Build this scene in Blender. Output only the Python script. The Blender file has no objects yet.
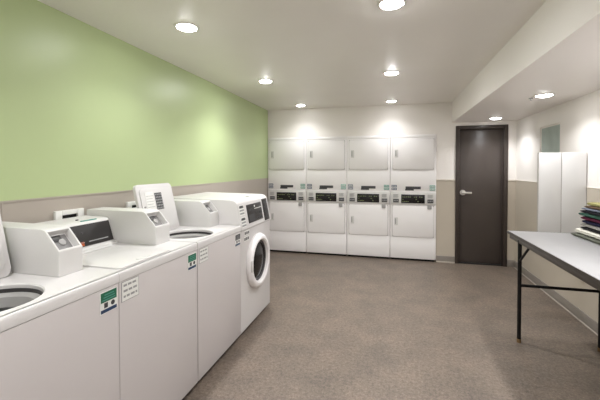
import bpy, bmesh, math, random
from mathutils import Vector, Matrix
random.seed(7)
C = bpy.context.scene.collection
PI = math.pi

# ------------------------------------------------------------------ materials
def lin(c):
    c /= 255.0
    return c/12.92 if c <= .04045 else ((c+.055)/1.055)**2.4
def col(r, g, b): return (lin(r), lin(g), lin(b), 1)
def mat(name, rgb, rough=.5, metal=0, var=0, vscale=6, bump=0, bscale=60, coat=0, emis=None, estr=0, spec=.5):
    m = bpy.data.materials.new(name); m.use_nodes = True
    nt = m.node_tree; b = nt.nodes['Principled BSDF']
    b.inputs['Base Color'].default_value = col(*rgb)
    b.inputs['Roughness'].default_value = rough
    b.inputs['Metallic'].default_value = metal
    b.inputs['Coat Weight'].default_value = coat
    b.inputs['Specular IOR Level'].default_value = spec
    tc = nt.nodes.new('ShaderNodeTexCoord')
    if var or bump:
        pass
    if var:
        n = nt.nodes.new('ShaderNodeTexNoise'); n.inputs['Scale'].default_value = vscale
        n.inputs['Detail'].default_value = 5
        nt.links.new(tc.outputs['Object'], n.inputs['Vector'])
        r = nt.nodes.new('ShaderNodeValToRGB')
        r.color_ramp.elements[0].position = .3; r.color_ramp.elements[1].position = .7
        c0 = [max(0, x-var) for x in rgb]; c1 = [min(255, x+var) for x in rgb]
        r.color_ramp.elements[0].color = col(*c0); r.color_ramp.elements[1].color = col(*c1)
        nt.links.new(n.outputs['Fac'], r.inputs['Fac']); nt.links.new(r.outputs['Color'], b.inputs['Base Color'])
    if bump:
        n2 = nt.nodes.new('ShaderNodeTexNoise'); n2.inputs['Scale'].default_value = bscale
        n2.inputs['Detail'].default_value = 3
        nt.links.new(tc.outputs['Object'], n2.inputs['Vector'])
        bp = nt.nodes.new('ShaderNodeBump'); bp.inputs['Strength'].default_value = bump
        bp.inputs['Distance'].default_value = .01
        nt.links.new(n2.outputs['Fac'], bp.inputs['Height']); nt.links.new(bp.outputs['Normal'], b.inputs['Normal'])
    if emis:
        b.inputs['Emission Color'].default_value = emis; b.inputs['Emission Strength'].default_value = estr
    return m

M = {}
M['green'] = mat('green_paint', (184, 200, 150), .38, var=2, vscale=1.2, bump=.06, bscale=9)
M['taupe'] = mat('taupe_panel', (176, 167, 157), .38, var=2, vscale=2, bump=.05, bscale=20)
M['cream'] = mat('cream_paint', (243, 238, 234), .45, var=1, vscale=2, bump=.08, bscale=40)
M['beige'] = mat('beige_panel', (190, 180, 166), .4, var=2, vscale=2, bump=.04, bscale=20)
M['ceil'] = mat('ceiling_paint', (240, 236, 231), .45, var=2, vscale=1.5, bump=.08, bscale=30)
M['trimcap'] = mat('wainscot_cap_paint', (226, 219, 208), .4, bump=.02)
M['base'] = mat('grey_vinyl_base', (138, 131, 124), .45, bump=.03, var=3)
M['caulk'] = mat('pale_floor_strip', (178, 169, 158), .5, var=4, vscale=20)
M['doorpaint'] = mat('dark_brown_door_paint', (74, 66, 62), .33, bump=.04, bscale=30)
M['doorframe'] = mat('dark_brown_frame_paint', (62, 54, 50), .35, bump=.03, bscale=30)
M['dark'] = mat('black_gap', (20, 18, 17), .7, bump=.02)
M['steel'] = mat('brushed_steel', (225, 222, 218), .35, metal=.8, bump=.02)
M['white'] = mat('white_enamel', (214, 211, 210), .32, var=1, vscale=3, bump=.01)
M['white2'] = mat('white_enamel_door', (243, 240, 240), .34, bump=.01)
M['front'] = mat('white_front_panel_enamel', (200, 194, 193), .42, bump=.012, bscale=90)
M['plastic'] = mat('white_plastic', (214, 212, 210), .38, bump=.01)
M['greyplastic'] = mat('grey_plastic', (160, 158, 156), .45, bump=.01)
M['dkgrey'] = mat('dark_grey_plastic', (58, 56, 56), .4, bump=.01)
M['tubsteel'] = mat('tub_steel', (150, 150, 150), .3, metal=.8, bump=.02)
M['black'] = mat('black_display', (26, 26, 27), .2, bump=.01)
M['panelblk'] = mat('charcoal_control_face', (40, 37, 37), .4, bump=.01)
M['seam'] = mat('grey_seam_gasket', (178, 175, 173), .6, bump=.01)
M['lblwhite'] = mat('label_white', (232, 232, 228), .5, bump=.005)
M['lblgrey'] = mat('label_grey', (150, 150, 150), .5, bump=.005)
M['lblgreen'] = mat('label_green', (34, 104, 76), .5, bump=.005)
M['lblteal'] = mat('label_teal', (84, 150, 138), .5, bump=.005)
M['lblnavy'] = mat('label_navy', (38, 62, 96), .5, bump=.005)
M['lbldark'] = mat('label_dark_ink', (62, 62, 64), .5, bump=.005)
M['lblorange'] = mat('label_orange', (176, 84, 40), .5, bump=.005)
M['dispgreen'] = mat('display_olive_print', (110, 120, 84), .4, bump=.005)
M['glass'] = mat('dark_door_glass', (8, 8, 9), .15, spec=.25)
M['tabletop'] = mat('pale_grey_laminate', (154, 153, 154), .32, var=2, vscale=8, bump=.01)
M['tableedge'] = mat('dark_grey_table_edge', (58, 52, 47), .4, metal=.2, bump=.02)
M['tableleg'] = mat('black_steel_tube', (15, 14, 14), .5, bump=.02, spec=.3)
M['brass'] = mat('tan_foot_cap', (120, 96, 66), .5, bump=.02)
M['boardwhite'] = mat('white_board', (228, 227, 227), .35, bump=.01)
M['boardtrim'] = mat('board_edge_trim', (176, 170, 166), .4, bump=.01)
M['lampring'] = mat('white_lamp_ring', (235, 232, 226), .5, bump=.01)
M['lens'] = mat('lit_lamp_lens', (255, 250, 240), .5, emis=(.985, .99, 1, 1), estr=125)
M['lens_dim'] = mat('lit_lamp_lens_low', (255, 250, 240), .5, emis=(.985, .99, 1, 1), estr=22)
M['lens_mid'] = mat('lit_lamp_lens_mid', (255, 250, 240), .5, emis=(.985, .99, 1, 1), estr=70)
M['cupgrey'] = mat('coin_cup_grey', (128, 126, 126), .5, bump=.01)
M['chrome'] = mat('chrome', (220, 220, 220), .12, metal=1)

# floor: mottled vinyl
def floor_mat():
    m = bpy.data.materials.new('mottled_brown_vinyl'); m.use_nodes = True
    nt = m.node_tree; b = nt.nodes['Principled BSDF']; L = nt.links
    tc = nt.nodes.new('ShaderNodeTexCoord')
    def noise(s, d, r=.6):
        n = nt.nodes.new('ShaderNodeTexNoise'); n.inputs['Scale'].default_value = s
        n.inputs['Detail'].default_value = d; n.inputs['Roughness'].default_value = r
        L.new(tc.outputs['Object'], n.inputs['Vector']); return n
    n1 = noise(42, 8, .8); n2 = noise(3.2, 6, .65); n3 = noise(95, 3)
    r1 = nt.nodes.new('ShaderNodeValToRGB')
    e = r1.color_ramp.elements; e[0].position = .36; e[1].position = .66
    e[0].color = col(91, 81, 73); e[1].color = col(137, 124, 112)
    r2 = nt.nodes.new('ShaderNodeValToRGB')
    e = r2.color_ramp.elements; e[0].position = .35; e[1].position = .68
    e[0].color = (.76, .765, .77, 1); e[1].color = (1.10, 1.07, 1.04, 1)
    r3 = nt.nodes.new('ShaderNodeValToRGB')
    e = r3.color_ramp.elements; e[0].position = .3; e[1].position = .7
    e[0].color = (.74, .74, .74, 1); e[1].color = (1.2, 1.2, 1.2, 1)
    mx = nt.nodes.new('ShaderNodeMix'); mx.data_type = 'RGBA'; mx.blend_type = 'MULTIPLY'; mx.inputs[0].default_value = 1
    mx2 = nt.nodes.new('ShaderNodeMix'); mx2.data_type = 'RGBA'; mx2.blend_type = 'MULTIPLY'; mx2.inputs[0].default_value = 1
    L.new(n1.outputs['Fac'], r1.inputs['Fac']); L.new(n2.outputs['Fac'], r2.inputs['Fac']); L.new(n3.outputs['Fac'], r3.inputs['Fac'])
    L.new(r1.outputs['Color'], mx.inputs[6]); L.new(r2.outputs['Color'], mx.inputs[7])
    L.new(mx.outputs[2], mx2.inputs[6]); L.new(r3.outputs['Color'], mx2.inputs[7])
    L.new(mx2.outputs[2], b.inputs['Base Color'])
    b.inputs['Roughness'].default_value = .42; b.inputs['Specular IOR Level'].default_value = .35
    bp = nt.nodes.new('ShaderNodeBump'); bp.inputs['Strength'].default_value = .12; bp.inputs['Distance'].default_value = .01
    L.new(n1.outputs['Fac'], bp.inputs['Height']); L.new(bp.outputs['Normal'], b.inputs['Normal'])
    return m
M['floor'] = floor_mat()
def frosted():
    m = mat('frosted_grey_green_glass', (176, 188, 182), .35, var=8, vscale=7, bump=.1, bscale=30)
    return m
M['frost'] = frosted()

# ------------------------------------------------------------------ mesh helper
class MB:
    def __init__(s): s.bm = bmesh.new()
    def _merge(s, b, T=None):
        if T is not None: bmesh.ops.transform(b, matrix=T, verts=b.verts)
        me = bpy.data.meshes.new('t'); b.to_mesh(me); b.free()
        s.bm.from_mesh(me); bpy.data.meshes.remove(me)
    def box(s, x0, x1, y0, y1, z0, z1, bev=0, T=None, seg=2):
        b = bmesh.new(); bmesh.ops.create_cube(b, size=1)
        for v in b.verts:
            v.co = Vector(((x0+x1)/2+v.co.x*(x1-x0), (y0+y1)/2+v.co.y*(y1-y0), (z0+z1)/2+v.co.z*(z1-z0)))
        if bev: bmesh.ops.bevel(b, geom=list(b.edges), offset=bev, segments=seg, affect='EDGES', profile=.5)
        s._merge(b, T); return s
    def prism(s, pts, a, b_, axis='y', bev=0, T=None, inset_face=None):
        b = bmesh.new()
        def P(p, t):
            if axis == 'y': return Vector((p[0], t, p[1]))
            if axis == 'x': return Vector((t, p[0], p[1]))
            return Vector((p[0], p[1], t))
        A = [b.verts.new(P(p, a)) for p in pts]; B = [b.verts.new(P(p, b_)) for p in pts]
        n = len(pts); b.faces.new(A); b.faces.new(B[::-1])
        fs = []
        for i in range(n): fs.append(b.faces.new((A[i], B[i], B[(i+1) % n], A[(i+1) % n])))
        bmesh.ops.recalc_face_normals(b, faces=b.faces)
        if inset_face:
            k, th, dp = inset_face
            bmesh.ops.inset_individual(b, faces=[fs[k]], thickness=th, depth=0)
            f = fs[k]; nrm = f.normal.copy()
            r = bmesh.ops.extrude_discrete_faces(b, faces=[f])
            for v in r['faces'][0].verts: v.co -= nrm*dp
        if bev:
            es = [e for e in b.edges if len(e.link_faces) == 2 and e.calc_face_angle(0) > .2]
            bmesh.ops.bevel(b, geom=es, offset=bev, segments=2, affect='EDGES', profile=.5)
        s._merge(b, T); return s
    def rrect(s, w, h, r, d, T, n=6, bev=0):
        """rounded-rectangle slab centred on origin in local xy, thickness d along +z, placed by T"""
        b = bmesh.new(); pts = []
        for cx, cy, a0 in ((w/2-r, h/2-r, 0), (-w/2+r, h/2-r, PI/2), (-w/2+r, -h/2+r, PI), (w/2-r, -h/2+r, 1.5*PI)):
            for k in range(n+1):
                a = a0+PI/2*k/n; pts.append((cx+r*math.cos(a), cy+r*math.sin(a)))
        A = [b.verts.new((x, y, 0)) for x, y in pts]; B = [b.verts.new((x, y, d)) for x, y in pts]
        b.faces.new(A[::-1]); ft = b.faces.new(B)
        m = len(pts)
        for i in range(m): b.faces.new((A[i], A[(i+1) % m], B[(i+1) % m], B[i]))
        if bev: bmesh.ops.bevel(b, geom=list(ft.edges), offset=bev, segments=3, affect='EDGES', profile=.5)
        s._merge(b, T); return s
    def lathe(s, prof, T=None, n=40, closed=False, sx=1, sy=1):
        """profile [(r,z)] spun about z"""
        b = bmesh.new(); rings = []
        for r, z in prof:
            if r < 1e-6: rings.append([b.verts.new((0, 0, z))])
            else: rings.append([b.verts.new((r*sx*math.cos(2*PI*k/n), r*sy*math.sin(2*PI*k/n), z)) for k in range(n)])
        pr = list(zip(rings, rings[1:]))
        if closed: pr.append((rings[-1], rings[0]))
        for A, B in pr:
            for k in range(n):
                a, a2 = A[k % len(A)], A[(k+1) % n % len(A)]; c, c2 = B[k % len(B)], B[(k+1) % n % len(B)]
                vs = []
                for v in (a, a2, c2, c):
                    if v not in vs: vs.append(v)
                if len(vs) > 2: b.faces.new(vs)
        bmesh.ops.recalc_face_normals(b, faces=b.faces)
        s._merge(b, T); return s
    def cyl(s, p0, p1, r, n=16, r2=None):
        p0, p1 = Vector(p0), Vector(p1); d = p1-p0
        T = Matrix.Translation(p0) @ d.to_track_quat('Z', 'Y').to_matrix().to_4x4()
        h = d.length; r2 = r if r2 is None else r2
        return s.lathe([(0, 0), (r, 0), (r2, h), (0, h)], T, n)
    def build(s, name, m, parent=None, loc=None, smooth=True, kind=None, label=None):
        me = bpy.data.meshes.new(name); 
        o = bpy.data.objects.new(name, me); C.objects.link(o)
        off = Vector((0, 0, 0))
        if parent is not None:
            q = parent
            while q is not None: off += q.location; q = q.parent
            o.parent = parent
        elif loc is not None:
            off = Vector(loc); o.location = off
        bmesh.ops.translate(s.bm, vec=-off, verts=s.bm.verts)
        bmesh.ops.recalc_face_normals(s.bm, faces=s.bm.faces)
        if smooth:
            for f in s.bm.faces: f.smooth = True
            for e in s.bm.edges:
                if len(e.link_faces) != 2 or e.calc_face_angle(0) > .6: e.smooth = False
        s.bm.to_mesh(me); s.bm.free()
        me.materials.append(M[m])
        if kind: o['kind'] = kind
        if label: o['label'] = label
        return o
def thing(name, label, cat, loc, group=None):
    o = bpy.data.objects.new(name, None); C.objects.link(o); o.location = loc
    o.empty_display_size = .1
    o['label'] = label; o['category'] = cat
    if group: o['group'] = group
    return o
def tag(o, label, cat, group=None):
    o['label'] = label; o['category'] = cat
    if group: o['group'] = group
    return o
def frame(o, u, v):
    """matrix with local x=u, y=v, z=u x v at o"""
    u = Vector(u).normalized(); v = Vector(v).normalized(); n = u.cross(v).normalized(); v = n.cross(u)
    T = Matrix.Identity(4)
    for i, a in enumerate((u, v, n)):
        for k in range(3): T[k][i] = a[k]
    return Matrix.Translation(Vector(o)) @ T
def copy_tree(o, parent=None):
    c = o.copy(); C.objects.link(c)
    if parent is not None: c.parent = parent
    for ch in list(o.children):
        if ch != c: copy_tree(ch, c)
    return c

# ------------------------------------------------------------------ room
XL, XLf, XR, YB, YN, ZC = -1.981, -2.03, 1.726, 5.54, -2.2, 2.398
XS, ZS = .868, 2.096
ZWL, ZWR = 1.253, 1.250
XD0, WD = -2.026, .671
XD1 = XD0+4*WD
ZD = 1.929
YD = 5.515
MB().box(-2.25, 2.0, YN-.1, 6.5, -.1, 0).build('floor', 'floor', kind='structure')
MB().box(-2.25, 2.0, YN-.1, 6.5, ZC, ZC+.1).build('ceiling', 'ceil', kind='structure')
# left wall: near length, then the far panel that stands a touch back
MB().prism([(XL, YN), (XL, 3.54), (XL-.2, 3.54), (XL-.2, YN)], ZWL, ZC, 'z').build('wall_left', 'green', kind='structure')
MB().prism([(XL, YN), (XL, 3.54), (XL-.2, 3.54), (XL-.2, YN)], 0, ZWL, 'z').build('wall_left_lower', 'taupe', kind='structure')
MB().prism([(XL-.006, 3.54), (XLf, YB), (XLf, 6.4), (XL-.2, 6.4), (XL-.2, 3.54)], ZWL, ZC, 'z').build('wall_left_far', 'green', kind='structure')
MB().prism([(XL-.006, 3.54), (XLf, YB), (XLf, 6.4), (XL-.2, 6.4), (XL-.2, 3.54)], 0, ZWL, 'z').build('wall_left_far_lower', 'taupe', kind='structure')
MB().box(XL-.004, XL+.004, YN, 3.54, ZWL-.008, ZWL+.002).build('trim_1', 'taupe', kind='structure')
MB().box(XL-.004, XL+.004, 1.345, 1.357, 0, ZWL-.01).build('trim_2', 'taupe', kind='structure')
# back wall with the dryer alcove and the door opening
DX0, DX1, DZ = .925, 1.617, 2.044
b = MB().box(XLf-.2, XD1+.001, YB, YB+.12, ZD+.004, ZC)
b.box(XD1+.001, DX0, YB, YB+.12, ZWR, ZC).box(DX0, DX1, YB, YB+.12, DZ, ZC).box(DX1, XR+.2, YB, YB+.12, ZWR, ZC)
b.build('wall_back', 'cream', kind='structure')
b = MB().box(XD1+.001, DX0, YB-.004, YB+.12, 0, ZWR).box(DX1, XR+.2, YB-.004, YB+.12, 0, ZWR)
b.build('wall_back_lower', 'beige', kind='structure')
b = MB().box(-2.25, XD1+.2, 6.3, 6.4, 0, ZC).box(XD1+.001, XD1+.1, YB+.12, 6.3, 0, ZC)
b.build('wall_alcove', 'cream', kind='structure')
b = MB().box(XD1+.001, DX0-.002, YB-.012, YB-.003, ZWR-.012, ZWR+.004).box(DX1+.002, XR, YB-.012, YB-.003, ZWR-.012, ZWR+.004)
b.build('trim_3', 'trimcap', kind='structure')
# right wall with a window recess
WY0, WY1, WZ0, WZ1 = 4.235, 4.741, 1.34, 1.905
b = MB().box(XR, XR+.2, YN, WY0, ZWR, ZC).box(XR, XR+.2, WY1, YB+.1, ZWR, ZC)
b.box(XR, XR+.2, WY0, WY1, WZ1, ZC).box(XR, XR+.2, WY0, WY1, ZWR, WZ0)
b.build('wall_right', 'cream', kind='structure')
MB().box(XR-.006, XR+.2, YN, YB, 0, ZWR).build('wall_right_lower', 'beige', kind='structure')
MB().box(XR-.010, XR+.0, YN, YB-.012, ZWR-.006, ZWR+.003, .002).build('trim_4', 'trimcap', kind='structure')
w = MB().box(XR+.014, XR+.028, WY0, WY1, WZ0, WZ1).build('window_1', 'frost', kind='structure')
b = MB().box(XR+.012, XR+.06, WY0, WY0+.015, WZ0, WZ1).box(XR+.012, XR+.06, WY1-.015, WY1, WZ0, WZ1)
b.box(XR+.012, XR+.06, WY0+.015, WY1-.015, WZ0, WZ0+.015).box(XR+.012, XR+.06, WY0+.015, WY1-.015, WZ1-.015, WZ1)
b.build('window_frame', 'cream', parent=w)
MB().box(XR+.06, XR+.2, WY0, WY1, WZ0, WZ1).build('wall_window_backing', 'cream', kind='structure')
MB().box(-2.25, 2.0, YN-.1, YN, 0, ZC).build('wall_near', 'cream', kind='structure')
# soffit over the right side
MB().box(XS, XR+.0, YN, YB, ZS, ZC, 0).build('ceiling_soffit', 'cream', kind='structure')
# bases
def base(name, x0, x1, y0, y1, side):
    MB().box(x0, x1, y0, y1, .012, .1, .002).build(name, 'base', kind='structure')
MB().box(XR-.018, XR-.006, YN, YB-.02, .0, .098, .002).build('baseboard_right', 'base', kind='structure')
MB().box(XR-.030, XR-.018, YN, YB-.02, 0, .010, .003).build('trim_5', 'caulk', kind='structure')
MB().box(XD1+.004, DX0-.004, YB-.016, YB-.004, .0, .1, .002).build('baseboard_back', 'base', kind='structure')
MB().box(XD1+.004, DX0-.004, YB-.034, YB-.016, 0, .022, .004).build('trim_6', 'caulk', kind='structure')
MB().box(DX1+.004, XR-.018, YB-.016, YB-.004, .0, .1, .002).build('baseboard_back_right', 'base', kind='structure')
# door
d = MB().box(DX0+.05, DX1-.05, YB+.05, YB+.09, .012, DZ-.045, .003).build('door_1', 'doorpaint', kind='structure')
b = MB()
for (a, c_) in ((DX0, DX0+.05), (DX1-.05, DX1)):
    b.box(a, c_, YB-.018, YB+.10, 0, DZ, .003)
b.box(DX0+.05, DX1-.05, YB-.018, YB+.10, DZ-.05, DZ, .003)
b.box(DX0+.05, DX0+.062, YB+.03, YB+.05, 0, DZ-.05, .001).box(DX1-.062, DX1-.05, YB+.03, YB+.05, 0, DZ-.05, .001)
b.build('door_frame', 'doorframe', parent=d)
b = MB().cyl((1.035, YB+.05, 1.055), (1.035, YB+.036, 1.055), .040, 28)
b.cyl((1.035, YB+.036, 1.055), (1.035, YB-.005, 1.055), .013, 16)
b.box(1.020, 1.150, YB-.014, YB+.004, 1.042, 1.068, .006)
b.build('door_handle', 'steel', parent=d)
MB().box(DX0+.05, DX1-.05, YB+.0, YB+.11, 0, .012, .002).build('threshold', 'dark', parent=d)

# ------------------------------------------------------------------ ceiling lights
LP = 4.3
def make_light(x, y, z, label, group, f=1.0):
    t = thing('recessed_ceiling_light', label, 'ceiling light', (x, y, z), group)
    T = Matrix.Translation((x, y, z))
    MB().lathe([(.066, -.001), (.086, -.001), (.084, -.006), (.070, -.009), (.066, -.007)], T, 40, closed=True).build('trim_ring', 'lampring', t)
    MB().lathe([(0, -.020), (.030, -.0185), (.052, -.0135), (.063, -.006), (.065, -.002), (0, -.001)], T, 40).build('lens', 'lens' if f > 1.05 else ('lens_mid' if y < 3 else 'lens_dim'), t)
    ld = bpy.data.lights.new('lamp', 'AREA'); ld.shape = 'DISK'; ld.size = .12; ld.energy = LP*f; ld.color = (.985, .99, 1)
    ld.spread = math.radians(125)
    lo = bpy.data.objects.new('lamp', ld); C.objects.link(lo); lo.parent = t; lo.location = (0, 0, -.022)
    return t
names = {(-1.36, 2.105): 'round recessed light nearest the camera above the washers on the left',
         (-1.36, 3.64): 'round recessed light over the front loading washer, middle of the left row',
         (-1.36, 5.18): 'round recessed light closest to the green wall and back wall corner',
         (0, 2.115): 'round recessed light cut by the top edge of the photo',
         (0, 3.66): 'round recessed light in mid ceiling, second of the centre row',
         (0, 5.19): 'round recessed light just in front of the dryers, farthest of the centre row'}
for (x, y), lb in names.items(): make_light(x, y, ZC, lb, 'recessed downlights in the main ceiling', .55 if y > 5 else ((2.3 if x == 0 else 1.7) if y > 3 else (1.1 if x == 0 else .75)))
for x in (-1.36, 0):
    for y in (.57, -.97): make_light(x, y, ZC, 'added unseen recessed light behind the camera that evens out the light', 'added fill downlights behind the camera', 1.3 if x == 0 else .8)  # unseen lamps added along the ceiling grid to even out the light
make_light(1.36, 3.65, ZS, 'round recessed light in the lowered ceiling above the folding table', 'recessed downlights in the lowered ceiling', .7)
make_light(1.36, 5.17, ZS, 'round recessed light in the lowered ceiling just before the dark door', 'recessed downlights in the lowered ceiling', .94)
for y in (2.1, .57): make_light(1.36, y, ZS, 'added unseen recessed light in the lowered ceiling, evening the light from the right', 'added fill downlights in the lowered ceiling out of frame', 1.4)  # two more added lamps, out of view under the soffit, as fill
s_ = MB().lathe([(0, 0), (.02, 0), (.018, -.006), (.006, -.008), (.006, -.02), (.012, -.022), (0, -.024)], Matrix.Translation((1.30, 3.79, ZS-.0005)), 20)
tag(s_.build('sprinkler_head', 'greyplastic', loc=(1.30, 3.79, ZS)), 'tiny sprinkler head beside the light in the lowered ceiling', 'sprinkler')

# ------------------------------------------------------------------ stacked dryers
def make_dryer(x0):
    yf = YD; W = WD
    t = thing('stacked_dryer', '', 'dryer', (x0+W/2, YD+.38, 0), 'white stacked dryers in the back wall')
    MB().box(x0+.002, x0+W-.002, yf+.004, yf+.74, .03, ZD, .006).build('cabinet', 'white2', t)
    MB().box(x0+.02, x0+W-.02, yf+.03, yf+.70, 0, .03).build('plinth', 'dark', t)
    u = lambda a: x0+W*a
    def door(z0, z1, hz0, hz1, nm, lb=None):
        MB().box(u(.050), u(.950), yf-.003, yf+.006, z0-.003, z1+.003, .002).build('door_seam', 'seam', t)
        T = frame(((u(.055)+u(.945))/2, yf-.003, (z0+z1)/2), (1, 0, 0), (0, 0, 1))
        dr = MB().rrect(W*.885, z1-z0, .018, .010, T, bev=.004).build(nm, 'white2', t)
        T2 = frame((u(.135), yf-.013, (hz0+hz1)/2), (1, 0, 0), (0, 0, 1))
        h = MB().rrect(.052, hz1-hz0+.03, .008, .003, T2).build('handle', 'plastic', dr)
        MB().box(u(.112), u(.135), yf-.0180, yf-.0160, hz0+.005, hz1, .001).build('finger_slot', 'greyplastic', h)
        return dr
    door(1.405, 1.862, 1.60, 1.69, 'upper_door'); door(.372, .845, .555, .645, 'lower_door')
    MB().box(u(.02), u(.98), yf-.002, yf+.006, 1.885, ZD-.012, .002).build('top_panel', 'white2', t)
    MB().box(u(.012), u(.988), yf-.002, yf+.006, .035, .352, .003).build('kick_panel', 'white2', t)
    MB().box(u(.012), u(.988), yf-.002, yf+.006, 1.066, 1.385, .003).build('middle_panel', 'white2', t)
    cp = MB().box(u(.012), u(.988), yf-.016, yf+.006, .868, 1.056, .005).build('control_panel', 'plastic', t)
    MB().box(u(.245), u(.755), yf-.020, yf-.015, .885, 1.018, .004).build('display', 'black', cp)
    b = MB(); rr = random.Random(3)
    for i in range(2):
        xx = u(.27)+i*W*.25
        for k in range(5):
            for j in range(3):
                if rr.random() < .68:
                    b.box(xx+k*.026, xx+k*.026+.012+.01*rr.random(), yf-.0215, yf-.0195, .905+j*.034, .914+j*.034+.008*rr.random())
    b.build('display_print', 'dispgreen', cp)
    # labels either side of the display
    for a in (.055, .80):
        T = frame((u(a)+.048, yf-.016, .99), (1, 0, 0), (0, 0, 1)); b = MB()
        for k in range(4): b.box(-.038, .03+.008*(k % 2), -.02+k*.014, -.013+k*.014, 0, .002, T=T)
        b.build('instruction_label', 'lblgrey', cp)
        b = MB().box(u(a)+.008, u(a)+.092, yf-.0185, yf-.0155, .892, .948, .001).build('coin_label', 'lbldark', cp)
        b2 = MB()
        for k in range(3): b2.box(u(a)+.018+k*.024, u(a)+.034+k*.024, yf-.020, yf-.0182, .91, .932)
        b2.build('label_print', 'lblgrey', b)
    MB().box(u(.34), u(.67), yf-.005, yf-.001, 1.100, 1.140, .001).build('nameplate', 'lbldark', t)
    MB().box(u(.33), u(.52), yf-.0048, yf-.001, 1.078, 1.100, .001).build('nameplate', 'lbldark', t)
    for a in (.03, .86):
        for z in (1.082, 1.126):
            l = MB().box(u(a), u(a)+.078, yf-.0048, yf-.001, z, z+.034, .001).build('sticker', 'lblteal' if a > .5 else 'lblnavy', t)
            b = MB()
            for k in range(3): b.box(u(a)+.008+k*.022, u(a)+.024+k*.022, yf-.0058, yf-.0046, z+.010, z+.024)
            b.build('sticker_print', 'lblwhite', l)
    # coin chute under the right label
    MB().box(u(.81), u(.90), yf-.024, yf-.012, .80, .858, .004).box(u(.825), u(.885), yf-.040, yf-.022, .806, .816, .002).build('coin_slide', 'greyplastic', t)
    return t
dl = ['white stacked dryer at the left end of the row, against the green wall',
      'white stacked dryer second from the green wall, between two others',
      'white stacked dryer third from the green wall, between two others',
      'white stacked dryer at the right end of the row, nearest the dark door']
d0 = make_dryer(XD0); d0['label'] = dl[0]
for k in range(1, 4):
    c = copy_tree(d0); c.location.x += k*WD; c['label'] = dl[k]

# ------------------------------------------------------------------ top-loading washers
XF, ZT = -1.199, .951
XBK = -1.93
WL = .657
def top_ring(y0, y1, cx, cy, r):
    """top panel with a round opening; lip hanging at the front"""
    b = bmesh.new(); n = 64
    x0, x1 = XBK, XF
    def sq(a):
        dx, dy = math.cos(a), math.sin(a); t = 9
        if dx > 1e-9: t = min(t, (x1-.012-cx)/dx)
        if dx < -1e-9: t = min(t, (x0-cx)/dx)
        if dy > 1e-9: t = min(t, (y1-cy)/dy)
        if dy < -1e-9: t = min(t, (y0-cy)/dy)
        return (cx+dx*t, cy+dy*t)
    angs = [2*PI*k/n for k in range(n)]
    for X, Y in ((x0, y0), (x0, y1), (x1-.012, y0), (x1-.012, y1)): angs.append(math.atan2(Y-cy, X-cx) % (2*PI))
    angs = sorted(set(angs)); n = len(angs)
    O = [b.verts.new((*sq(a), ZT)) for a in angs]
    I = [b.verts.new((cx+(r+.005)*math.cos(a), cy+(r+.005)*math.sin(a), ZT)) for a in angs]
    J = [b.verts.new((cx+r*math.cos(a), cy+r*math.sin(a), ZT-.005)) for a in angs]
    K = [b.verts.new((cx+r*math.cos(a), cy+r*math.sin(a), ZT-.019)) for a in angs]
    for k in range(n):
        k2 = (k+1) % n
        for P, Q in ((O, I), (I, J), (J, K)): b.faces.new((P[k], P[k2], Q[k2], Q[k]))
    return b
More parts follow.
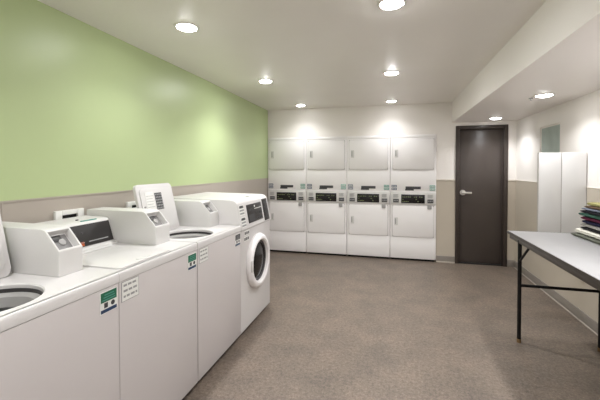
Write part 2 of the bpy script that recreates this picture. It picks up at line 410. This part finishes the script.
def make_washer(y0, opened, label, stick, moff=0):
    y1 = y0+WL; ym = (y0+y1)/2
    t = thing('top_loading_washer', label, 'washing machine', ((XF+XBK)/2, ym, 0), 'top loading coin washers along the green wall')
    b = MB()                      # cabinet without a top
    b.box(XF-.022, XF-.002, y0+.0015, y1-.0015, .045, .903, .003).box(XBK, XBK+.01, y0+.003, y1-.003, .045, .903)
    b.box(XBK+.01, XF-.02, y0+.003, y0+.012, .045, .903).box(XBK+.01, XF-.02, y1-.012, y1-.003, .045, .903)
    b.box(XBK+.01, XF-.02, y0+.012, y1-.012, .045, .055)
    b.build('cabinet', 'front', t)
    MB().box(XF-.06, XF-.04, y0+.02, y1-.02, 0, .05).box(XBK+.04, XBK+.06, y0+.02, y1-.02, 0, .05).build('plinth', 'dark', t)
    cx, cy, r = -1.43, y0+.242+moff, .178
    bb = top_ring(y0+.001, y1-.001, cx, cy, r)
    tp = MB(); tp._merge(bb)
    tp.prism([(XF-.012, ZT), (XF-.004, ZT-.003), (XF, ZT-.011), (XF, ZT-.044), (XF-.006, ZT-.046), (XF-.02, ZT-.046), (XF-.02, ZT)], y0+.001, y1-.001, 'y')
    tp.box(XBK+.001, XF-.02, y0+.001, y0+.012, ZT-.046, ZT-.001).box(XBK+.001, XF-.02, y1-.012, y1-.001, ZT-.046, ZT-.001)
    tp.box(XBK+.001, XBK+.012, y0+.012, y1-.012, ZT-.046, ZT-.001)
    topo = tp.build('top_panel', 'white', t)
    MB().box(XF-.02, XF-.004, y0+.003, y1-.003, .9025, .906).build('top_seam', 'seam', t)
    # tub seen through the opening
    Tt = Matrix.Translation((cx, cy, 0))
    tb = MB().lathe([(r+.004, ZT-.018), (r+.004, ZT-.033), (r-.003, ZT-.033), (r-.002, ZT-.018)], Tt, 48, closed=True).build('opening_gasket', 'dkgrey', t)
    tb = MB().lathe([(r-.010, ZT-.086), (r-.014, ZT-.1), (r-.006, ZT-.40), (0, ZT-.42), (0, ZT-.425), (r, ZT-.405), (r-.004, ZT-.086)], Tt, 48).build('wash_tub', 'tubsteel', t)
    MB().lathe([(r-.002, ZT-.034), (r-.022, ZT-.046), (r-.030, ZT-.085), (r-.008, ZT-.085)], Tt, 48, closed=True).build('balance_ring', 'greyplastic', tb)
    MB().lathe([(0, ZT-.16), (.03, ZT-.165), (.04, ZT-.2), (.055, ZT-.36), (.11, ZT-.40), (0, ZT-.405)], Tt, 32).build('agitator', 'plastic', tb)
    # lid
    lw, lh = .40, .365
    ly = y0+.237+3.5*moff
    if opened:
        T = frame((-1.625, ly, ZT+.004), (0, 1, 0), (-.24, 0, 1))      # local x=+Y, y=up, z=+X
    else:
        T = frame((-1.62, ly, ZT+.030), (0, 1, 0), (1, 0, 0))          # lying shut: local z = down
    if opened:
        lo = MB().rrect(lw, lh, .03, .020, T @ Matrix.Translation((0, lh/2, -.02)), bev=.004).build('lid', 'white', t)
        MB().rrect(lw-.05, lh-.06, .03, .010, T @ Matrix.Translation((0, lh/2, 0)), bev=.006).build('lid_liner', 'plastic', lo)
        l = MB().box(-.030, .045, lh-.195, lh-.070, .010, .012, T=T).build('warning_label', 'lbldark', lo)
        b = MB()
        for i in range(4):
            for k in range(6): b.box(-.026+i*.018, -.014+i*.018, lh-.190+k*.0203, lh-.178+k*.0203, .012, .013, T=T)
        b.build('label_print', 'lblgrey', l)
        l2 = MB().box(-.13, -.045, lh-.20, lh-.06, .010, .0112, T=T).build('instruction_label', 'lblwhite', lo)
        b = MB()
        for k in range(6): b.box(-.125, -.06+.01*(k % 2), lh-.19+k*.02, lh-.1875+k*.02, .0112, .0118, T=T)
        b.build('label_print', 'lblgrey', l2)
        MB().cyl(T @ Vector((-.155, .20, .008)), T @ Vector((-.155, .20, .018)), .006).build('lid_bumper', 'greyplastic', lo)
    else:
        T = frame((-1.62, ly, ZT+.001), (1, 0, 0), (0, 1, 0)); lh = .395
        lo = MB().rrect(lh, lw, .03, .007, T @ Matrix.Translation((lh/2, 0, 0)), bev=.003).build('lid', 'white', t)
        MB().rrect(.03, .10, .01, .003, T @ Matrix.Translation((lh-.035, 0, .0065)), bev=.001).build('lid_grip', 'plastic', lo)
    MB().cyl((-1.637, ly-.18, ZT+.008), (-1.637, ly+.18, ZT+.008), .007).build('hinge', 'plastic', t)
    # console along the back with its sloped black face
    yc1 = y1-.145+moff
    cy0 = y0+.034
    cs = MB().prism([(XBK, ZT), (-1.675, ZT), (-1.680, ZT+.016), (-1.70, ZT+.020), (-1.742, ZT+.150), (-1.752, ZT+.160), (-1.77, ZT+.166), (XBK, ZT+.170)], cy0, yc1, 'y', bev=.003).build('console', 'plastic', t)
    e0, e1 = Vector((-1.70, 0, ZT+.020)), Vector((-1.742, 0, ZT+.150)); dv = (e1-e0)
    T = frame((e0.x, cy0, e0.z), (0, 1, 0), dv)
    L = yc1-cy0
    cf = MB().box(.02, L-.012, .006, dv.length-.004, -.001, .004, .001, T=T).build('control_face', 'panelblk', cs)
    b = MB().box(L-.19, L-.05, .026, .032, .004, .0055, T=T)
    b.box(L-.42, L-.22, .026, .032, .004, .0055, T=T)
    b.build('printed_strip', 'lblgrey', cf)
    MB().box(L-.285, L-.225, .010, .034, .004, .0055, T=T).build('orange_label', 'lblorange', cf)
    for k in range(5): MB().cyl(T @ Vector((L-.40+k*.045, .085, .004)), T @ Vector((L-.40+k*.045, .085, .006)), .007, 12).build('button', 'dkgrey', cf)
    MB().cyl((-1.80, y0+.33, ZT+.164), (-1.80, y0+.33, ZT+.172), .008).build('screw_cap', 'dkgrey', cs)
    MB().box(-1.765, -1.756, L+y0-.16, L+y0-.05, ZT+.160, ZT+.167, .001).build('blue_label', 'lblteal', cs)
    # coin meter case at the right end
    prof = [(-1.925, ZT), (-1.400, ZT), (-1.400, ZT+.112), (-1.478, ZT+.200), (-1.50, ZT+.206), (-1.925, ZT+.208)]
    mc = MB().prism(prof, yc1+.002, y1-.003, 'y', bev=.003, inset_face=(2, .014, .034)).build('coin_meter_case', 'plastic', t)
    # white rim and grey cup on the slope
    e0, e1 = Vector((-1.400, 0, ZT+.112)), Vector((-1.478, 0, ZT+.200)); dv = e1-e0
    T = frame((e0.x, (yc1+y1)/2-.001, e0.z), (0, 1, 0), dv)
    hl = dv.length; hw = (y1-yc1)/2-.019
    MB().box(-hw, hw, .018, hl-.018, -.033, -.030, T=T).build('coin_cup', 'cupgrey', mc)
    MB().box(-hw+.006, hw-.03, hl-.052, hl-.020, -.030, -.024, .002, T=T).build('coin_plate', 'dkgrey', mc)
    MB().lathe([(0, 0), (.018, 0), (.016, .006), (0, .007)], T @ Matrix.Translation((.008, hl*.50, -.030)), 24).build('coin_dial', 'greyplastic', mc)
    # stickers on the front
    X = XF-.002
    if stick[0]:
        s = MB().box(X, X+.0015, y1-.108, y1-.012, .797, .892).build('price_sticker', 'lblwhite', t)
        MB().box(X, X+.002, y1-.104, y1-.016, .846, .889).build('sticker_header', 'lblgreen' if y0 < 1.9 else 'lbldark', s)
        MB().box(X, X+.002, y1-.104, y1-.016, .800, .815).build('sticker_footer', 'lblnavy', s)
        b = MB().box(X, X+.002, y1-.086, y1-.066, .820, .842).lathe([(0, 0), (.011, 0), (.011, .002), (0, .002)], frame((X, y1-.038, .831), (0, 1, 0), (0, 0, 1)), 16)
        b.build('sticker_symbol', 'lbldark', s)
        b = MB()
        for k in range(3): b.box(X, X+.0025, y1-.096+.006*k, y1-.024-.004*k, .853+k*.011, .857+k*.011)
        b.build('sticker_print', 'lblteal' if y0 < 1.9 else 'lblgrey', s)
    return t
YS = [.643, 1.300, 1.963]
YS[2] = 1.9625
def left_sticker(parent, y):
    X = XF-.002
    s = MB().box(X, X+.0014, y, y+.112, .806, .900).build('notice_sticker', 'lblgrey', parent)
    MB().box(X, X+.0018, y+.003, y+.109, .809, .897).build('sticker_face', 'lblwhite', s)
    b = MB(); rr = random.Random(5)
    for z in (.876, .850, .824):
        yy = y+.012
        while yy < y+.090:
            w_ = .012+.014*rr.random(); b.box(X, X+.0024, yy, min(yy+w_, y+.10), z, z+.010); yy += w_+.007
    b.build('sticker_print', 'lblgrey', s)
w1 = make_washer(YS[0], True, 'white top loading washer nearest the camera, lid raised over its round opening', (1,), .018)
w2 = make_washer(YS[1], False, 'white top loading washer with its lid shut, between the two open ones', (1,))
w3 = make_washer(YS[2], True, 'white top loading washer with raised lid, beside the front loader', (1,))
left_sticker(w2, YS[1]+.014); left_sticker(w3, YS[2]+.018)

# ------------------------------------------------------------------ front-loading washer
y0, y1 = 2.627, 3.340
t = thing('front_loading_washer', 'white front loading washer with round dark door at the end of the row', 'washing machine', (-1.56, (y0+y1)/2, 0))
prof = [(XBK, .03), (-1.215, .03), (-1.205, .04), (-1.205, .895), (-1.196, .903), (-1.198, .912), (-1.238, 1.125), (-1.262, 1.150), (-1.30, 1.158), (XBK, 1.168)]
MB().prism(prof, y0, y1, 'y', bev=.006).build('cabinet', 'white', t)
MB().box(XBK+.05, -1.25, y0+.03, y1-.03, 0, .03).build('plinth', 'dark', t)
MB().box(-1.206, -1.2035, y0+.008, y1-.008, .892, .895).build('panel_seam', 'seam', t)
dc = (-1.205, 2.985, .572)
T = frame(dc, (0, 1, 0), (0, 0, 1))
dr = MB().lathe([(.248, 0), (.250, .012), (.240, .034), (.222, .046), (.205, .048), (.190, .040), (.186, .020), (.184, .004), (.184, 0)], T, 56, closed=True).build('door', 'white2', t)
MB().lathe([(.185, .004), (.185, .018), (.172, .020), (.164, .012), (.164, .004)], T, 56, closed=True).build('door_gasket', 'dkgrey', dr)
MB().lathe([(.172, .006), (.14, .014), (.08, .022), (0, .025), (0, .004), (.172, .003)], T, 56).build('door_glass', 'glass', dr)
MB().box(-.235, -.205, -.05, .05, .036, .052, .005, T=T).build('door_handle', 'plastic', dr)
e0, e1 = Vector((-1.198, 0, .912)), Vector((-1.238, 0, 1.125)); dv = e1-e0; hl = dv.length
T = frame((e0.x, y0, e0.z), (0, 1, 0), dv)
p = MB().box(.170, .510, .028, hl-.026, -.001, .005, .002, T=T).build('control_display', 'panelblk', t)
MB().box(.19, .31, .040, .100, .005, .0065, T=T).build('display_window', 'lbldark', p)
b = MB()
for k in range(3): b.box(.20+k*.03, .22+k*.03, .130, .152, .005, .0065, T=T)
b.build('display_print', 'lbldark', p)
for k in range(4):
    for v in (.05, .10): MB().cyl(T @ Vector((.36+k*.04, v, .005)), T @ Vector((.36+k*.04, v, .008)), .010, 14).build('button', 'lbldark', p)
MB().box(.33, .50, .140, .146, .005, .006, T=T).cyl(T @ Vector((.34, .166, .004)), T @ Vector((.34, .166, .008)), .010, 14).build('printed_strip', 'lblwhite', p)
p2 = MB().box(.550, .672, .000, hl-.006, -.001, .006, .002, T=T).build('coin_panel', 'panelblk', t)
b = MB()
for k in range(4): b.box(.572, .65, .03+k*.045, .046+k*.045, .006, .0075, T=T)
b.build('coin_slot', 'lbldark', p2)
for k, (v0, v1) in enumerate(((.012, .098), (.115, .202))):
    l = MB().box(.018, .115, v0, v1, 0, .002, T=T).build('instruction_label', 'lblwhite', t)
    b = MB()
    for j in range(3): b.box(.024, .108, v0+.008+j*.026, v0+.022+j*.026, .002, .003, T=T)
    b.build('label_print', 'lblgrey', l)
    MB().box(.03, .10, v1-.026, v1-.006, .002, .0032, T=T).build('label_header', 'lbldark', l)
X = -1.205
for a, zz in ((.070, .850), (.062, .800)):
    l = MB().box(X, X+.002, y0+a, y0+a+.11, zz-.002, zz+.038).build('notice_sticker', 'lblwhite', t)
    b = MB()
    for k in range(3): b.box(X, X+.003, y0+a+.008+k*.034, y0+a+.032+k*.034, zz+.006, zz+.030)
    b.build('sticker_print', 'lbldark', l)
MB().cyl((-1.30, y0+.36, 1.157), (-1.30, y0+.36, 1.163), .02).build('top_cap', 'plastic', t)

# ------------------------------------------------------------------ wall outlet boxes
def outlet(ya, yb, label):
    t = thing('laundry_outlet_box', label, 'wall box', (XL, (ya+yb)/2, 1.09), 'washer supply boxes on the green wall')
    z0, z1 = 1.01, 1.165; x = XL+.0005
    b = MB().box(x, x+.02, ya, ya+.045, z0, z1, .003).box(x, x+.02, yb-.045, yb, z0, z1, .003)
    b.box(x, x+.02, ya+.045, yb-.045, z1-.03, z1, .003).box(x, x+.02, ya+.045, yb-.045, z0, z0+.03, .003)
    b.build('box_frame', 'lblwhite', t)
    MB().box(x, x+.004, ya+.045, yb-.045, z0+.03, z1-.03).build('recess', 'dark', t)
    for k in range(2):
        yy = ya+(yb-ya)*(.4+.2*k)
        MB().cyl((x+.004, yy, z1-.075), (x+.016, yy, z1-.075), .011, 12).cyl((x+.012, yy, z0+.03), (x+.012, yy, z1-.075), .006, 10).build('valve', 'steel', t)
outlet(1.63, 1.83, 'pale wall box with dark recess above the console of the closed washer')
outlet(2.22, 2.40, 'pale wall box with dark recess partly behind the farther raised lid')

# ------------------------------------------------------------------ folding table
TX0, TX1, TY0, TY1, TZ = 1.0, 1.690, .98, 3.43, .868
t = thing('folding_table', 'long folding table with pale grey top and black steel legs by the right wall', 'table', ((TX0+TX1)/2, (TY0+TY1)/2, 0))
MB().box(TX0+.006, TX1-.006, TY0+.006, TY1-.006, TZ-.016, TZ, .001).build('tabletop', 'tabletop', t)
b = MB().box(TX0, TX0+.006, TY0, TY1, TZ-.020, TZ+.0005).box(TX1-.006, TX1, TY0, TY1, TZ-.020, TZ+.0005)
b.box(TX0+.006, TX1-.006, TY1-.006, TY1, TZ-.020, TZ+.0005).box(TX0+.006, TX1-.006, TY0, TY0+.006, TZ-.020, TZ+.0005)
b.build('edge_band', 'tableedge', t)
b = MB()
b.box(TX0+.004, TX0+.024, TY0+.06, TY1-.06, TZ-.054, TZ-.020, .002).box(TX1-.03, TX1-.01, TY0+.06, TY1-.06, TZ-.054, TZ-.020, .002)
b.box(TX0+.024, TX1-.03, TY1-.08, TY1-.06, TZ-.054, TZ-.020, .002).box(TX0+.024, TX1-.03, TY0+.06, TY0+.08, TZ-.054, TZ-.020, .002)
b.build('apron', 'tableedge', t)
for yy, s in ((3.155, -1), (1.26, 1)):
    for xx in (TX0+.016, TX1-.115):
        l = MB().cyl((xx, yy, .02), (xx, yy, TZ-.03), .0145, 18).build('leg', 'tableleg', t)
        MB().cyl((xx, yy, 0), (xx, yy, .03), .0165, 18).build('foot_cap', 'brass', l)
        MB().cyl((xx, yy, .665), (xx, yy+s*.20, TZ-.045), .009, 12).build('brace', 'tableleg', l)
    MB().cyl((TX0+.016, yy, .468), (TX1-.115, yy, .468), .0115, 14).build('crossbar', 'tableleg', t)

# ------------------------------------------------------------------ folded clothes
cloth = [  # colour, thickness, x-start, y-end, label
 ((92, 94, 84), .026, 1.452, 3.375, 'grey-green folded garment at the very bottom of the pile'),
 ((206, 203, 192), .046, 1.475, 3.345, 'cream folded garment, second from the bottom of the pile'),
 ((40, 38, 40), .024, 1.478, 3.29, 'black folded garment under a grey one, low in the pile'),
 ((150, 147, 142), .030, 1.478, 3.29, 'mid grey folded garment below the navy one'),
 ((38, 38, 62), .030, 1.482, 3.28, 'navy blue folded garment under the burgundy one'),
 ((84, 32, 54), .034, 1.478, 3.285, 'burgundy folded garment in the middle of the pile'),
 ((54, 84, 72), .030, 1.470, 3.30, 'teal green folded garment above the burgundy one'),
 ((30, 30, 36), .026, 1.474, 3.29, 'black folded garment lying on the teal one'),
 ((118, 124, 138), .020, 1.480, 3.285, 'pale blue-grey folded garment near the top of the pile'),
 ((96, 78, 62), .022, 1.488, 3.27, 'brown folded garment just below the topmost one'),
 ((150, 146, 100), .030, 1.50, 3.25, 'olive yellow folded garment topping the pile')]
def garment(x0, x1, y0, y1, z0, th, seed):
    rr = random.Random(seed); b = bmesh.new(); ny = 26; rings = []
    ph = [rr.random()*6.3 for _ in range(6)]
    cx, cw = (x0+x1)/2, (x1-x0)/2
    for j in range(ny+1):
        v = j/ny; y = y0+(y1-y0)*v
        endf = min(1, (min(v, 1-v)*ny/1.5+.25)) if min(v, 1-v)*ny < 1.5 else 1
        ring = []; na = 40
        for k in range(na):
            a = 2*PI*k/na; ca, sa = math.cos(a), math.sin(a)
            ex = math.copysign(abs(ca)**.28, ca); ez = math.copysign(abs(sa)**.75, sa)
            groove = 1-.030*(1 if abs(sa) < .16 and abs(ca) > .5 else 0)
            wx = cw*(1+.020*math.sin(y*19+ph[0])+.012*math.sin(y*47+ph[1]))
            x = cx+wx*ex*groove
            z = z0+th/2+th/2*ez*endf
            if sa > 0: z += .0020*math.sin(x*31+ph[2])*math.sin(y*23+ph[3])-.001
            ring.append(b.verts.new((x, y+.004*math.sin(x*40+ph[4]), z)))
        rings.append(ring)
    for A, B in zip(rings, rings[1:]):
        for k in range(len(A)): b.faces.new((A[k], A[(k+1) % len(A)], B[(k+1) % len(A)], B[k]))
    b.faces.new(rings[0][::-1]); b.faces.new(rings[-1])
    m = MB(); m._merge(b); return m
z = TZ+.001
for i, (c_, th, x0, ye, lb) in enumerate(cloth):
    th *= .88; x0 += .012*(i > 1)
    key = 'fabric_%d' % i
    M[key] = mat('cloth_'+lb.split(' folded')[0].replace(' ', '_'), c_, .9, var=10, vscale=30, bump=.25, bscale=160, spec=.15)
    o = garment(x0, 1.700, 2.86+.02*(i % 3), ye, z, th, i+11).build('folded_garment', key, loc=((x0+1.7)/2, 3.05, z))
    tag(o, lb, 'clothes', 'folded clothes stacked on the table')
    z += th+.0005

# ------------------------------------------------------------------ white panel by the window
t = thing('privacy_panel', 'white two-leaf upright panel standing out from the right wall under the small window', 'panel', (XR-.006, 3.70, .80))
PX0, PXM = 1.338, 1.523
z0, z1 = .80, 1.567
MB().box(PX0, PXM-.002, 3.69, 3.715, z0, z1, .004).build('leaf', 'boardwhite', t)
MB().box(PXM+.002, XR-.008, 3.69, 3.715, z0, z1, .004).build('leaf', 'boardwhite', t)
MB().box(PXM-.004, PXM+.004, 3.695, 3.712, z0+.002, z1-.002).build('hinge_strip', 'boardtrim', t)
MB().box(PX0-.004, PX0, 3.692, 3.713, z0, z1).build('edge_trim', 'boardtrim', t)
MB().box(XR-.0075, XR-.0062, 3.685, 3.72, z0, ZWR-.02).build('wall_bracket', 'boardtrim', t)

# ------------------------------------------------------------------ camera and world
F = Vector((-0.25578522, 0.96654625, -0.01903315)); R = Vector((0.9667257, 0.2558133, -0.00098564)); U = Vector((-0.00391627, 0.01865195, 0.99981837))
cd = bpy.data.cameras.new('camera'); co = bpy.data.objects.new('camera', cd); C.objects.link(co)
mw = Matrix.Identity(4)
for k in range(3): mw[k][0] = R[k]; mw[k][1] = U[k]; mw[k][2] = -F[k]
mw[2][3] = 1.43
co.matrix_world = mw
cd.sensor_width = 36; cd.sensor_fit = 'HORIZONTAL'; cd.lens = 344.2173/600*36; cd.shift_y = -25.84/600; cd.clip_start = .01
bpy.context.scene.camera = co
wd = bpy.data.worlds.new('world'); bpy.context.scene.world = wd; wd.use_nodes = True
wd.node_tree.nodes['Background'].inputs[0].default_value = (.9, .9, .9, 1); wd.node_tree.nodes['Background'].inputs[1].default_value = .05
vs = bpy.context.scene.view_settings
vs.view_transform = 'Standard'; vs.look = 'None'; vs.gamma = 1; vs.exposure = 0.5
bpy.context.scene.view_settings.use_curve_mapping = False
